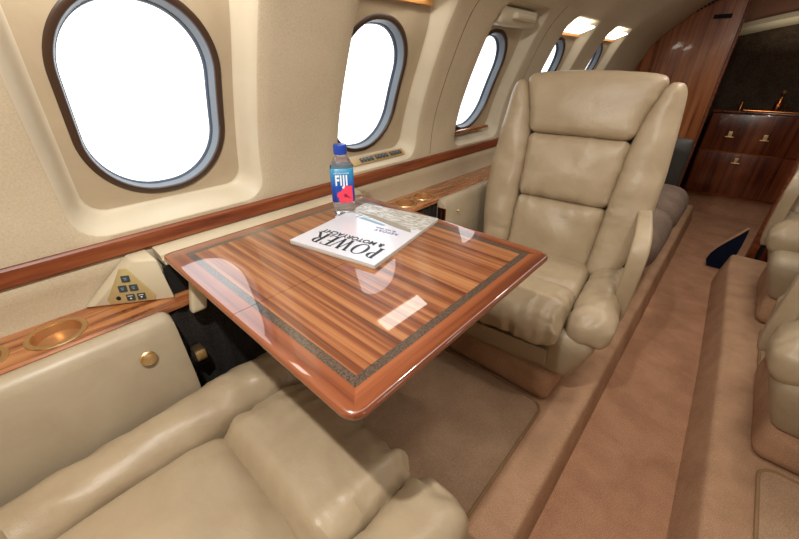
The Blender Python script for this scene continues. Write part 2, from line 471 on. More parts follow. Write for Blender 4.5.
# windows
wn = 0
for side in (-1, 1):
    for i, (c, wo) in enumerate(zip(BAYS, WOFF)):
        wn += 1
        angs = [-PI+2*PI*k/96 for k in range(96)]
        w = c+wo; shp = lambda g: (w, (.750+1.116)/2, .139-g, (1.116-.750)/2-g, .132-g)
        D = ring_pts(w, .935, angs, shp(0)); D2 = ring_pts(w, .935, angs, shp(.013)); D3 = ring_pts(w, .935, angs, shp(.015)); D4 = ring_pts(w, .935, angs, shp(.0175))
        root = bpy.data.objects.new('window_%d' % wn, None); COL.objects.link(root); root['kind'] = 'structure'
        def rows(R_, mat, nm):
            n = 96; m = MB(); vs = [map_side((xi(z)+dx, y, z), side) for P, dx in R_ for y, z in P]; L = len(R_)
            m.add(vs, [(j*n+k, j*n+(k+1) % n, ((j+1) % L)*n+(k+1) % n, ((j+1) % L)*n+k) for j in range(L-1) for k in range(n)])
            m.build(nm, mat, root, 50)
        rows([(D, -.010), (D, .002), (ring_pts(w, .935, angs, shp(.003)), .0045), (ring_pts(w, .935, angs, shp(.011)), .0045), (D2, .002), (D2, -.010)], M['ring'], 'window_frame')
        rows([(D2, -.002), (D3, -.010), (D4, -.024)], M['reveal'], 'reveal')
        rows([(D4, -.023), (ring_pts(w, .935, angs, shp(.0195)), -.025), (ring_pts(w, .935, angs, shp(.0205)), -.034)], M['seal'], 'seal')
        m = MB(); E_ = ring_pts(w, .935, angs, shp(.0180)); n = 96
        vs = [map_side((xi(z)-.030-dx, y, z), side) for dx in (0, .003) for y, z in E_]
        m.add(vs, [tuple(range(n)), tuple(range(n, 2*n))]+[(k, (k+1) % n, n+(k+1) % n, n+k) for k in range(n)])
        m.build('glass', M['glass'], root, 0)

# wash lights, shade valances in the tops of the window recesses
ordn = ['first', 'second', 'third', 'fourth', 'fifth']
for side in (-1, 1):
    for i, c in enumerate(BAYS):
        if side < 0 and i == 2: continue
        sd = 'left' if side < 0 else 'right'
        where = {0: 'nearest large window', 1: 'window beside the bottle', 3: 'first window behind the far chair', 4: 'last window before the wooden bulkhead'}.get(i, 'third window') if side < 0 else ordn[i]+' window on the opposite sidewall'
        t = thing('wash_light', 'flat lit panel over the %s' % where, 'light', map_side((-.752, c, 1.172 if i < 2 else 1.147), side))
        m = MB(); sx = -side
        def bx(m, x0, x1, *a): m.box(*(sorted((x0*sx, x1*sx))), *a)
        hl = .115 if i < 2 else .135; bx(m, -.028, .026 if i < 2 else .040, -hl, hl, -.003, .003); m.v = [(x, y, z+.35*(x*sx+.0)) for x, y, z in m.v]; m.build('diffuser', M['washlamp'], t, 30, .0015)
        m = MB(); bx(m, -.040, -.0285, -.150, .150, -.026, -.010); m.build('valance', M['orange'], t, 30, .0015)
# recess of the third window: cream release-handle cover and wooden sill
t = thing('handle_cover', 'cream moulded release handle cover above the third window', 'cover', (-.772, 1.455, 1.122))
m = MB(); m.rbox((0, 0, .026), (.035, .14, .026), .012, (6, 10, 6), fn=lambda p: Vector((p.x+.012*(p.z/.06), p.y, p.z))); m.build('cover', M['bezel'], t)
m = MB(); m.rbox((.045, .02, .028), (.014, .08, .012), .009, (6, 10, 6)); m.build('handle', M['bezel'], t)
m = MB(); m.rbox((-.905, 1.455, .752), (.012, .145, .0065), .003, (4, 8, 4)); tag(m.build('window_sill_rail', M['ledgewood'], None, 40), 'short wooden rail along the bottom of the third window', 'rail')

# ------------------------------------------------------------------ side ledge of wood with cup holders
m = MB(); sec = [(-.8835, .545), (-.772, .545), (-.767, .549), (-.767, .561), (-.772, .565), (-.8835, .565)]
vs = [(x, y, z) for y in (-1.2, 1.66) for x, z in sec]
m.add(vs, [(i, (i+1) % 6, 6+(i+1) % 6, 6+i) for i in range(6)]+[tuple(range(6)), tuple(range(6, 12))])
ledge = m.build('side_ledge', M['ledgewood'], None, 30)
tag(ledge, 'long glossy brown wood ledge under the window rail of the left sidewall', 'ledge')
CUPS = [(-.823, -.042, .039), (-.826, -.150, .036), (-.822, .937, .036), (-.822, 1.040, .036)]
cs = []
for x, y, r in CUPS:
    c = MB(); c.lathe([(r, .50), (r, .60)], 40, Matrix.Translation((x, y, 0))); cs.append(c)
cut(ledge, cs)
for p in ledge.data.polygons: p.use_smooth = False
cl = ['large brass-rimmed cup holder in the wood ledge below the button plate', 'brass-rimmed cup holder cut off by the left edge of the photo', 'brass-rimmed cup holder just beyond the table corner', 'brass-rimmed cup holder nearer to the far armrest']
for (x, y, r), l in zip(CUPS, cl):
    t = thing('cup_holder', l, 'cup holder', (x, y, .565), 0, 'cup holders in the side ledge')
    m = MB(); m.lathe([(r-.001, -.002), (r-.001, .0022), (r+.002, .0032), (r+.007, .0022), (r+.008, 0.0004), (r-.0005, .0004), (r-.001, -.002)], 48, cap=False); m.build('rim', M['gold'], t)
    m = MB(); m.lathe([(.0, -.022), (r-.006, -.022), (r-.003, -.018), (r-.0012, 0), (r-.0022, 0), (r-.0045, -.016), (r-.012, -.019), (.0, -.0195)], 40); m.build('cup', M['cupmetal'], t)

# ledge-level hardware: bezels at both ends of the table slot, cream lip moulding, dark void
def bezel(mir, label):
    f = (lambda y: y) if not mir else (lambda y: .842-y)
    t = thing('control_bezel', label, 'control panel', (-.85, f(.1), .565))
    o = Vector(t.location)
    BL = (-.873, .0195, .5655); BR = (-.783, .150, .5655); TR = (-.8025, .146, .655); TL = (-.8275, .110, .655)
    pts = [BL, BR, TR, TL, (-.8835, .006, .5655), (-.8838, .150, .5655), (-.870, .146, .6568), (-.870, .108, .6568)]
    pts = [Vector((p[0], f(p[1]), p[2]))-o for p in pts]
    m = MB(); m.add(pts, [(0, 1, 2, 3), (4, 7, 6, 5), (0, 3, 7, 4), (1, 5, 6, 2), (3, 2, 6, 7), (0, 4, 5, 1)]); m.build('bezel_body', M['bezel'], t, 40, .004)
    a = Vector(pts[1])-Vector(pts[0]); a.normalize()
    nrm = (Vector(pts[1])-Vector(pts[0])).cross(Vector(pts[3])-Vector(pts[0])).normalized()
    if nrm.x < 0: nrm = -nrm
    up = nrm.cross(a).normalized()
    if up.z < 0: up = -up
    ctr = Vector((-.832, f(.088), .603))-o
    # drop the centre onto the sloped face
    ctr -= nrm*((ctr-Vector(pts[0])).dot(nrm)); ctr += nrm*.0006
    Mx = Matrix.Identity(4)
    for i, v in enumerate((a if not mir else -a, up, nrm)):
        for j in range(3): Mx[j][i] = v[j]
    Mx.translation = ctr
    w = .041; tri = [(-w, -.034), (w, -.034), (w+.004, -.024), (.007, .040), (-.007, .040), (-w-.004, -.024)]
    m = MB(); m.prism(tri, 0, .0016, Mx); pl = m.build('button_plate', M['brass'], t, 30, .0006)
    if not mir:
        for bx_, by in ((0, .0185), (-.0105, -.002), (.0095, -.002), (-.001, -.0225), (.019, -.0225)):
            m = MB(); m.prism(rrect(.0075, .0068, .0012, 3, bx_, by), .0016, .0036, Mx); b = m.build('button', M['button'], pl, 30)
            if by < -.01:
                s = 1 if bx_ < 0.01 else -1
                m = MB(); m.prism([(bx_-.0022, by-.0035*1-.0+(.0 if s > 0 else .0035)), (bx_+.0022, by-.0035+(.0 if s > 0 else .0035)), (bx_, by-.0035+(.0035 if s > 0 else 0))], .0036, .0039, Mx); m.build('arrow_mark', M['white'], pl, 0)
                m = MB(); m.box(-.0045, .0045, -.0006, .0006, 0, .0003); m.v = [tuple(Mx @ (Vector(v)+Vector((bx_, by+.0035, .0036)))) for v in m.v]; m.build('line_mark', M['white'], pl, 0)
            else:
                for q, (wd, yy) in enumerate(((.003, .002), (.0022, -.0015))):
                    m = MB(); m.box(-wd, wd, -.0006, .0006, 0, .0003); m.v = [tuple(Mx @ (Vector(v)+Vector((bx_, by+yy, .0036)))) for v in m.v]; m.build('line_mark', M['ltblue'], pl, 0)
        m = MB(); m.lathe([(.0042, 0), (.0042, .002), (.0028, .0028), (.002, .001), (0, .001)], 20, Mx @ Matrix.Translation((-.0235, -.022, .001))); m.build('jack_socket', M['black'], pl)
    return t
bezel(False, 'raised cream bezel holding a triangular brass plate of five grey buttons')
bezel(True, 'cream bezel behind the far corner of the table, mirrored without visible buttons')
m = MB(); m.box(-.812, -.801, .152, .69, .566, .633); tag(m.build('slot_filler', M['black'], None, 0), 'black liner standing in for the dark table storage slot beside the button bezel', 'filler')  # black box put in for the shade inside the open slot
# cream double lip between the wood rail and the table
m = MB(); sec = [(-.870, .634), (-.804, .634), (-.800, .638), (-.802, .646), (-.811, .648), (-.813, .641), (-.819, .641), (-.821, .652), (-.845, .655), (-.870, .6565)]
vs = [(x, y, z) for y in (.158, .684) for x, z in sec]; k = len(sec)
m.add(vs, [(i, (i+1) % k, k+(i+1) % k, k+i) for i in range(k)]+[tuple(range(k)), tuple(range(k, 2*k))])
tag(m.build('lip_moulding', M['bezel'], None, 30), 'cream ridged lip moulding between the wood rail and the table edge', 'moulding')

# dark pleated panel below the ledge
m = MB(); n = 120; ys_ = [.128+1.0*i/n for i in range(n+1)]
top = [(-.777+.004*math.sin(i*1.3), y) for i, y in enumerate(ys_)]
vs = [(x, y, z) for z in (.02, .28, .54) for x, y in top]; k = n+1
m.add(vs, [(j*k+i, j*k+i+1, (j+1)*k+i+1, (j+1)*k+i) for j in range(2) for i in range(n)])
tag(m.build('pleated_panel', M['dark'], None, 60), 'dark grey pleated fabric panel below the ledge under the table', 'panel')

# window-side armrest boxes
def armrest(name, y0, y1, dx, label, near):
    t = thing('side_console', label, 'console', (-.73+dx, (y0+y1)/2, 0), 0, 'padded consoles beside the chairs')
    sec = [(-.034, .02), (.012, .02), (.018, .20), (.026, .42), (.008, .535), (.003, .553), (-.006, .563), (-.018, .566), (-.029, .564), (-.034, .558)]
    sec = sec[::1]; k = len(sec); L = (y1-y0)/2; rows_ = []
    for s_, yy in ((.90, -L), (.97, -L+.006), (1, -L+.016), (1, -L*.5), (1, 0), (1, L*.5), (1, L-.016), (.97, L-.006), (.90, L)):
        rows_ += [(x*s_, yy, .3+(z-.3)*(1-(1-s_)*.35)) for x, z in sec]
    m = MB(); m.add(rows_, [(j*k+i, j*k+(i+1) % k, (j+1)*k+(i+1) % k, (j+1)*k+i) for j in range(8) for i in range(k)]+[tuple(range(k)), tuple(8*k+i for i in range(k))])
    m.build('arm_body', M['leather2'], t, 55)
    return t, L
ta, L = armrest('a', -.9, .122, 0, 'long cream leather armrest box in the left foreground with a round brass knob', True)
Kx = Matrix.Translation((.0175, .058-(-.9+.122)/2, .503)) @ Matrix.Rotation(R(90-14), 4, 'Y')
m = MB(); m.lathe([(.014, -.002), (.0145, .002), (.0125, .0035), (.010, .0028), (.0095, .0055), (.006, .0065), (0, .0068)], 32, Kx); m.build('knob', M['gold'], ta)
tb, L2 = armrest('b', 1.055, 1.60, -.005, 'cream leather wall armrest of the far chair with a slotted brass end plate', False)
m = MB(); m.rbox((-.006, -L2-.0015, .505), (.018, .003, .030), .002, (4, 3, 6)); pl = m.build('end_plate', M['copper'], tb)
m = MB(); m.rbox((-.006, -L2-.0050, .507), (.0045, .0012, .020), .001, (3, 3, 5)); m.build('slot', M['black'], pl)
m = MB(); m.lathe([(.005, 0), (.005, .006), (.0035, .009), (0, .0095)], 20, Matrix.Translation((.022, -L2+.06, .515)) @ Matrix.Rotation(R(80), 4, 'Y')); m.build('knob', M['gold'], tb)

# brass latch by the armrest end and cream table bracket
t = thing('table_latch', 'small polished brass latch between the near armrest end and the cushion', 'latch', (-.752, .150, .432))
m = MB(); m.rbox((0, 0, 0), (.016, .012, .014), .004, (5, 5, 5)); m.build('latch_block', M['gold'], t)
m = MB(); m.rbox((.0, -.015, -.004), (.009, .008, .010), .003, (4, 4, 4)); m.build('latch_tongue', M['black'], t)

# ------------------------------------------------------------------ table
T0 = (-.5025, .4245, .665)
t = thing('folding_table', 'glossy wood table with dark inlay band folded out between two facing chairs', 'table', (T0[0], T0[1], 0))
def leaf(x0, x1, rl, rr):
    """slab with bullnose edge between local x0 and x1; corner radii on the left/right ends"""
    prof = [(.016, 0), (.011, 0), (0.0065, 0), (.0022, -.0012), (0, -.0050), (0, -.0085), (.003, -.0135), (.009, -.0168), (.02, -.0175)]
    def outline(g):
        pts = []; hy = THY-g; a0 = x0+(g if rl else 0); a1 = x1-(g if rr else 0)
        for cx_, cy_, st, r in ((a1, hy, 0, rr), (a0, hy, 90, rl), (a0, -hy, 180, rl), (a1, -hy, 270, rr)):
            r2 = max(r-g, .0015) if r else .0006
            sx = 1 if cx_ == a1 else -1; sy = 1 if cy_ > 0 else -1
            for i in range(9):
                a = R(st+90*i/8); pts.append((cx_-sx*r2+r2*math.cos(a), cy_-sy*r2+r2*math.sin(a)))
        return pts
    m = MB(); vs = []; k = 36
    for g, z in prof: vs += [(x, y, T0[2]+z) for x, y in outline(g)]
    fs = [(j*k+i, j*k+(i+1) % k, (j+1)*k+(i+1) % k, (j+1)*k+i) for j in range(len(prof)-1) for i in range(k)]
    fs += [tuple(range(k)), tuple((len(prof)-1)*k+i for i in range(k))]
    m.add(vs, fs); return m
leaf(-THX, .0115, .018, 0).build('table_leaf', M['tablewood'], t, 50)
leaf(.0125, THX, 0, .024).build('table_leaf', M['tablewood'], t, 50)
m = MB(); m.box(.0113, .0127, -THY+.005, THY-.005, .6478, .6635); m.build('leaf_seam', M['black'], t, 0)
for y in (-.17, .17):
    m = MB(); m.rbox((-.17, y, .6365), (.10, .012, .010), .004, (6, 4, 4)); m.build('support_arm', M['bezel'], t)
m = MB(); m.rbox((-.247, -.235, .578), (.011, .016, .040), .006, (6, 6, 10), fn=lambda p: Vector((p.x, p.y+(p.z-.592)*.25, p.z))); m.rbox((-.243, -.222, .632), (.006, .006, .018), .002, (4, 4, 4)); m.build('bracket', M['bezel'], t)

# ------------------------------------------------------------------ magazine
MA, MBp, MC, MD = Vector((-.646, .363)), Vector((-.429, .407)), Vector((-.478, .664)), Vector((-.700, .634))
mc = (MA+MBp+MC+MD)/4; ang = math.atan2(.044, .217)
tm = thing('magazine', 'white magazine lying upside down on the table beside the water bottle', 'magazine', (mc.x, mc.y, .6655), ang)
MW, MH = .109, .139
m = MB()
for i in range(5):
    m.prism(rrect(MW-.0006*(i % 2), MH-.0005*((i+1) % 2), .002, 3, .0008*math.sin(i*2.1), .0006*math.cos(i)), .0015*i, .0015*i+.0014)
m.build('page_block', M['pages'], tm, 30)
m = MB(); nx, ny = 12, 12
def cov(x, y): return .0076+.0016*max(0, (x/MW))**2*0+.0012*math.exp(-((y+MH)/.05)**2)
vs = [(-MW+2*MW*i/nx, -MH+2*MH*j/ny, cov(0, -MH+2*MH*j/ny)+dz) for dz in (0, .0005) for j in range(ny+1) for i in range(nx+1)]
k = nx+1; N = k*(ny+1)
fs = [(j*k+i, j*k+i+1, (j+1)*k+i+1, (j+1)*k+i) for j in range(ny) for i in range(nx)]
fs = fs+[tuple(N+q for q in f) for f in fs]
bnd = [i for i in range(k)]+[j*k+nx for j in range(1, ny+1)]+[ny*k+i for i in range(nx-1, -1, -1)]+[j*k for j in range(ny-1, 0, -1)]
fs += [(bnd[i], bnd[(i+1) % len(bnd)], N+bnd[(i+1) % len(bnd)], N+bnd[i]) for i in range(len(bnd))]
m.add(vs, fs); cover = m.build('cover', M['paper'], tm, 30)
Z = .0084
def on_cover(mbx, name, mat): mbx.build(name, mat, cover, 0)
# cover photograph (waves) on the half away from the title, boat hull and cabin, lettering read from the far chair
m = MB(); m.prism([(-MW+.001, MH-.001), (-MW+.001, .068), (-.05, .056), (.0, .050), (.06, .040), (MW-.001, .050), (MW-.001, MH-.001)][::-1], Z, Z+.0002); on_cover(m, 'sea_picture', M['waves'])
m = MB(); m.prism([(-.090, .073), (-.03, .058), (.05, .036), (.094, .029), (.085, .043), (.03, .060), (-.04, .075)], Z+.0002, Z+.0005); on_cover(m, 'boat_hull', M['sandink'])
m = MB(); m.prism([(-.060, .042), (.018, .030), (.022, .036), (-.052, .052)], Z+.0002, Z+.0006); on_cover(m, 'boat_cabin', M['ltblue'])
m = MB(); m.prism([(-.070, .040), (-.066, .040), (-.062, .064), (-.066, .064)], Z+.0002, Z+.0006); on_cover(m, 'boat_mast', M['ltblue'])
def flip(x, y, z): return Matrix.Translation((x, y, z)) @ Matrix.Rotation(PI, 4, 'Z')
# serif capitals drawn as polygons: (thick, thin strokes)
def serif_word(word, h, adv, M4):
    tk, tn, sf = h*.17, h*.055, h*.10
    m = MB(); x = 0
    def st(x0, y0, x1, y1, w0, w1=None):
        w1 = w1 or w0; m.prism([(x0, y0), (x0+w0, y0), (x1+w1, y1), (x1, y1)], 0, .0003)
    def sr(xc, y, w): m.prism([(xc-w/2, y), (xc+w/2, y), (xc+w/2, y+tn*.8), (xc-w/2, y+tn*.8)], 0, .0003)
    def bowl(cx_, cy_, rx, ry, a0, a1):
        k = 18; P = []
        for i in range(k+1):
            a = R(a0+(a1-a0)*i/k); P.append((cx_+rx*math.cos(a), cy_+ry*math.sin(a)))
        for i in range(k, -1, -1):
            a = R(a0+(a1-a0)*i/k); th = tn+(tk-tn)*abs(math.cos(a)); P.append((cx_+(rx-th)*math.cos(a), cy_+(ry-tn)*math.sin(a)))
        n = len(P)//2
        for i in range(n-1): m.prism([P[i], P[i+1], P[2*n-2-i], P[2*n-1-i]], 0, .0003)
    for ch in word:
        if ch == 'P' or ch == 'R':
            st(x+sf*.5, 0, x+sf*.5, h, tk); sr(x+sf*.5+tk/2, 0, tk+sf); sr(x+sf*.5+tk/2, h-tn, tk+sf)
            bowl(x+sf*.5+tk*.8, h*.73, h*.33, h*.27, -90, 90)
            if ch == 'R': st(x+h*.62, 0, x+h*.24, h*.48, tk); sr(x+h*.72, 0, h*.2)
            x += h*(.62 if ch == 'P' else .84)
        elif ch == 'O': bowl(x+h*.42, h*.5, h*.42, h*.51, 0, 360); x += h*.9
        elif ch == 'W':
            st(x+h*.28, 0, x+h*.02, h, tk*.9); st(x+h*.30, 0, x+h*.50, h, tn); st(x+h*.72, 0, x+h*.46, h, tk*.9); st(x+h*.76, 0, x+h*.98, h, tn)
            sr(x+h*.08, h-tn, h*.26); sr(x+h*.52, h-tn, h*.24); sr(x+h*.99, h-tn, h*.2); x += h*1.08
        elif ch == 'E':
            st(x+sf*.5, 0, x+sf*.5, h, tk)
            for yy, w in ((0, .55), (h*.5, .42), (h-tn, .52)): m.prism([(x, yy), (x+h*w, yy), (x+h*w, yy+tn), (x, yy+tn)], 0, .0003)
            st(x+h*.53, 0, x+h*.53, h*.2, tn); st(x+h*.5, h*.8, x+h*.5, h, tn); x += h*.64
        x += adv
    m.v = [tuple(M4 @ Vector((v[0]-x/2, v[1]-h/2, v[2]))) for v in m.v]; return m
on_cover(serif_word('POWER', .047, .001, flip(.002, -.096, Z+.0006) @ Matrix.Scale(.90, 4, (1, 0, 0))), 'title_lettering', M['ink'])
on_cover(text_mb('& MOTORYACHT', .0225, flip(-.002, -.060, Z+.0007), .0002, .92, 1.0, .0003), 'subtitle_lettering', M['ink'])
on_cover(text_mb('REPORT', .014, flip(.045, .004, Z+.0004), .0002, 1.1, 1.15), 'headline_lettering', M['violet'])
on_cover(text_mb('SEA TRIAL SPECIAL', .0065, flip(.036, .015, Z+.0004), .0002), 'small_lettering', M['violet'])

# ------------------------------------------------------------------ water bottle
bx_, by_ = -.703, .563
tb = thing('water_bottle', 'small square plastic water bottle with a blue cap and blue label', 'bottle', (bx_, by_, .6655), R(50))
HB = .168/.215
prof = [(0, .003), (.018, .0), (.0255, .003), (.0275, .009), (.0262, .016), (.0278, .022), (.0278, .108), (.0268, .116), (.0225, .130), (.0150, .141), (.0128, .145), (.0128, .150)]
m = MB(); m.lathe(prof, 48, sq=4.5); m.build('bottle_body', M['clear'], tb, 60)
m = MB(); m.lathe([(.0238, .0225), (.0238, .118), (.022, .1185), (0, .1185)], 4, sq=0); 
m = MB(); m.lathe([(.0282, .036), (.0286, .037), (.0286, .118), (.0275, .119)], 48, sq=4.5, cap=False); lab = m.build('label_sleeve', M['label'], tb, 60)
m = MB(); pr = [(.0142, .148)]+[(.0160, .1485), (.0163, .167), (.0150, .1705), (0, .171)]; m.lathe(pr, 36); m.build('cap', M['bluecap'], tb, 40)
# the printed face of the sleeve looks to the camera: local -Y
Mf = Matrix.Translation((0, -.0288, 0)) @ Matrix.Rotation(R(90), 4, 'X')
m = text_mb('FIJI', .034, Mf @ Matrix.Translation((-.002, .090, 0)), .0002, .66, 1.1, .0011); m.build('lettering', M['white'], lab, 0)
m = text_mb('NATURAL WATER', .0045, Mf @ Matrix.Translation((-.001, .108, 0)), .0002); m.build('small_lettering', M['white'], lab, 0)
fl = MB()
for q in range(5):
    a = 2*PI*q/5+.3; P = [(0, 0)]
    for w in range(9):
        b = a-.62+1.24*w/8; rr = .019*(1-.25*((w-4)/4)**2+.05*(w % 2)); P.append((rr*math.cos(b), rr*math.sin(b)))
    fl.prism([(p[0]+.004, p[1]+.052) for p in P], .0001+.0002*q*.5, .0004+.0002*q*.5, Mf)
fl.build('flower_emblem', M['pink'], lab, 0)
fl = MB(); fl.lathe([(.0045, 0), (.0045, .0004), (0, .0004)], 16, Mf @ Matrix.Translation((.006, .054, .001)))
fl.prism([(.006, .052), (.016, .046), (.017, .048), (.007, .056)], .0012, .0014, Mf); fl.build('flower_centre', M['pinkdk'], lab, 0)
fl = MB(); fl.prism([(-.004, .037), (.023, .037), (.023, .078), (.002, .078)], -.0001, .0001, Mf); fl.build('flower_ground', M['pink'], lab, 0)

# ------------------------------------------------------------------ brass switch strip on the sill of the second window
def sill_frame(yc, z0=.722):
    # sloped sill between the panel face and the recess
    p0 = Vector((xf(.702), yc, .702)); p1 = Vector((xi(.745), yc, .745))
    up = (p1-p0).normalized(); a = Vector((0, 1, 0)); n = a.cross(up).normalized()
    if n.x < 0: n = -n
    Mx = Matrix.Identity(4)
    for i, v in enumerate((a, up, n)):
        for j in range(3): Mx[j][i] = v[j]
    Mx.translation = (p0+p1)/2+n*.0022
    return Mx
Mx = sill_frame(.888)
t = thing('switch_strip', 'long brass strip of small grey switches under the second window', 'switch panel', Mx.translation)
Ml = Matrix.Translation(-Mx.translation) @ Mx
m = MB(); m.prism(rrect(.125, .0135, .002, 3), 0, .0022, Ml); pl = m.build('strip_plate', M['gold'], t, 30)
for g in range(3):
    for q in range(4):
        xx = -.082+g*.070+q*.0155-.0
        m = MB(); m.prism(rrect(.0058, .0078, .001, 2, xx, 0), .0022, .0038, Ml); m.build('switch', M['button'], pl, 0)
        m = MB(); m.prism(rrect(.0034, .0012, .0004, 2, xx, .003), .0038, .0041, Ml); m.build('switch_mark', M['ltblue'], pl, 0)

# ------------------------------------------------------------------ chairs
RC = R(13)
BK = [0, RC]
def back_pt(u, v, w):
    """back frame: u across, v up the recline, w out of the front (-y)"""
    rc = BK[1]
    y = .455+BK[0]+v*math.sin(rc)-w*math.cos(rc); z = .335+v*math.cos(rc)+w*math.sin(rc)
    return Vector((u, y, z))
UI = [(0, .150), (.23, .157), (.44, .166), (.52, .180), (.60, .204), (.66, .222)]
UO = [(0, .235), (.08, .262), (.2, .282), (.34, .284), (.45, .277), (.55, .268), (.61, .260), (.66, .248)]
def wr(p, f, k=1.0):
    return noise.noise(Vector((p[0]*f[0], p[1]*f[1], p[2]*f[2])))*k
def make_chair(loc, rz, label, arm, st=0, bs=0, base_at=None):
    c = thing('cabin_chair', label, 'chair', loc, rz, 'cream leather cabin chairs')
    L, SH = M['leather'], M['shell']; BK[0] = st; BK[1] = RC+(R(14) if st else 0)
    m = MB(); m.rbox((0, .30+bs, .070), (.220, .225, .0695), .035, (10, 10, 6)); b_ = m.build('base', M['carpet2'], c)
    if base_at:
        d_ = Matrix.Rotation(-rz, 3, 'Z') @ (Vector((*base_at, 0))-Vector(loc)); b_.location = d_; b_.rotation_euler.z = -rz
    def shf(p):
        k = max(0, min(1, (p.z-.12)/.17)); k = k*k*(3-2*k)
        return Vector((p.x*(.84+.16*k), .30+bs+(p.y-.30)*(.90+.10*k), p.z))
    m = MB(); m.rbox((0, .30, .222), (.268, .262, .098), .040, (14, 14, 8), fn=shf); sh = m.build('seat_shell', SH, c)
    m = MB(); m.rbox((0, .0305, .215), (.150, .006, .036), .004, (10, 3, 6), fn=lambda p: Vector((p.x, p.y+bs-(p.z-.215)*.22+.004, p.z))); fp = m.build('footrest_flap', SH, c)
    m = MB(); m.rbox((-.055, .020+bs, .244), (.014, .005, .011), .003, (4, 3, 4)); m.build('pull_tab', L, fp)
    def ys(y): return y+st*max(0, min(1, (y-.2)/.26))
    def padf(p):
        q = Vector(p); d = q.y-.205
        q.z += .014*wr((q.x, q.y, 0), (14, 34, 1))*math.exp(-max(0, d)/.05) + wr(q, (9, 9, 9), .006)
        q.z -= .010*math.exp(-((q.y-.2)/.02)**2)
        q.y = ys(q.y); return q
    m = MB(); m.rbox((0, .335, .315), (.170, .142, .062), .030, (26, 26, 6), puff=.018, fn=padf); m.build('seat_pad', L, c)
    def rollf(p):
        q = Vector(p); s = max(0, min(1, (.21-q.y)/.225))
        q.z -= .026*s**2.2
        edge = math.exp(-abs(abs(q.x)-.172)/.045)
        q.z += wr((q.x, q.y, q.z), (44, 7, 12), .010)*(.2+s*.7) + wr((q.y, q.x, q.z), (50, 9, 45), .016)*edge
        q.z -= .008*math.exp(-((q.y-.205)/.016)**2)
        if q.y < .1: q.y += wr((q.x, q.z, 3), (40, 10, 1), .012)*s
        return q
    m = MB(); m.rbox((0, .099, .342), (.171, .114, .048), .040, (40, 26, 12), puff=.014, fn=rollf); m.build('seat_front_roll', L, c)
    for s in (-1, 1):
        def bf(p, s=s):
            q = Vector(p); f = max(0, min(1, (.20-q.y)/.22))
            q.z -= .030*f**2.2
            k = math.sin(min(1, max(0, (.26-q.y)/.28))*PI/2)
            if q.x*s > .2: q.x += s*.016*k*(q.x*s-.2)/.08
            q.z += .006*k
            e = math.exp(-abs(abs(q.x)-.172)/.035)
            q.z += wr((q.y, q.x, 0), (48, 10, 1), .024)*e*(.35+f) + wr((q.x+q.y, q.y-q.x, q.z), (9, 34, 12), .007)
            q.x += s*wr((q.y, q.z, 5), (20, 20, 1), .006)
            q.y = ys(q.y); return q
        y0_ = -.015 if st else .04; m = MB()
        m.rbox((s*.229, (y0_+.458)/2, .342), (.0565, (.458-y0_)/2, .055), .045, (16, 40, 12), puff=.008, fn=bf); m.build('side_bolster', L, c)
    # back: three panels between two wings
    def panel(v0, v1, w0, th, puff, name, topcurve=0, gath=1):
        vm, vh = (v0+v1)/2, (v1-v0)/2
        def f(p):
            a = p.x/.16; v = vm+p.y
            if topcurve: v += topcurve*(1-a*a)*max(0, p.y/vh)
            u = a*smooth_interp(UI, v)
            w = w0+p.z
            g = math.exp(-(vh-abs(p.y))/.028)
            if p.z > 0:
                w += wr((u, v*.3, 0), (60, 8, 1), .020)*g*gath + wr((u, v, 0), (12, 12, 1), .009)*(.4+gath*.6)
                e = math.exp(-(1-abs(a))*.16/.02); w += wr((v, u, 0), (65, 8, 1), .012)*e*(.5+.5*gath)
            return back_pt(u, v, w)
        m = MB(); m.rbox((0, 0, 0), (.16, vh, th), min(.028, vh*.6), (30, 22, 6), puff=puff, fn=f); m.build(name, L, c)
    panel(-.01, .232, .045, .034, .020, 'lumbar_panel')
    panel(.230, .452, .047, .034, .022, 'middle_panel')
    panel(.450, .640, .052, .040, .016, 'headrest_panel', .012, .35)
    for s in (-1, 1):
        def f(p, s=s):
            v = .308+p.y*1.0; a = (p.x/.05+1)/2
            ui, uo = smooth_interp(UI, v)-.004, smooth_interp(UO, v)
            if uo < ui+.012: uo = ui+.012
            u = ui+(uo-ui)*a
            w = .040+p.z*(1.0)+.012*math.sin(a*PI)*(p.z > 0)-.030*max(0, a-.5)*(v/.6)
            e = math.exp(-a/.25); g = math.exp(-(.64-v)/.05)+math.exp(-(v+.0)/.05)
            if p.z > 0: w += wr((v, u, s), (60, 10, 1), .014)*e*.8 + wr((v, u, s), (12, 12, 1), .010)
            return back_pt(s*u, v, w)
        m = MB(); m.rbox((0, 0, 0), (.05, .313, .048), .030, (16, 60, 10), fn=f); m.build('side_wing', L, c)
    def rf(p):
        v = .30+p.y; a = p.x/.25; u = a*(smooth_interp(UO, v)-.006)
        return back_pt(u, v, -.018+p.z-.01*(a*a))
    m = MB(); m.rbox((0, 0, 0), (.25, .318, .040), .03, (16, 16, 6), fn=rf); m.build('back_shell', SH, c)
    # armrest on the aisle side: flat top, then straight down to the shell
    path = [(.252, .575, .572), (.256, .50, .580), (.266, .40, .582), (.276, .30, .577), (.282, .245, .568), (.285, .222, .552), (.287, .214, .522), (.287, .218, .46), (.286, .232, .38), (.282, .250, .30), (.276, .258, .25)]
    path = [(arm*x, y, z) for x, y, z in path]; ups = []
    for i in range(len(path)):
        t_ = Vector(path[min(i+1, len(path)-1)])-Vector(path[max(i-1, 0)]); t_.normalize()
        ups.append(tuple(t_.cross(Vector((1, 0, 0))).normalized()))
    secs = []
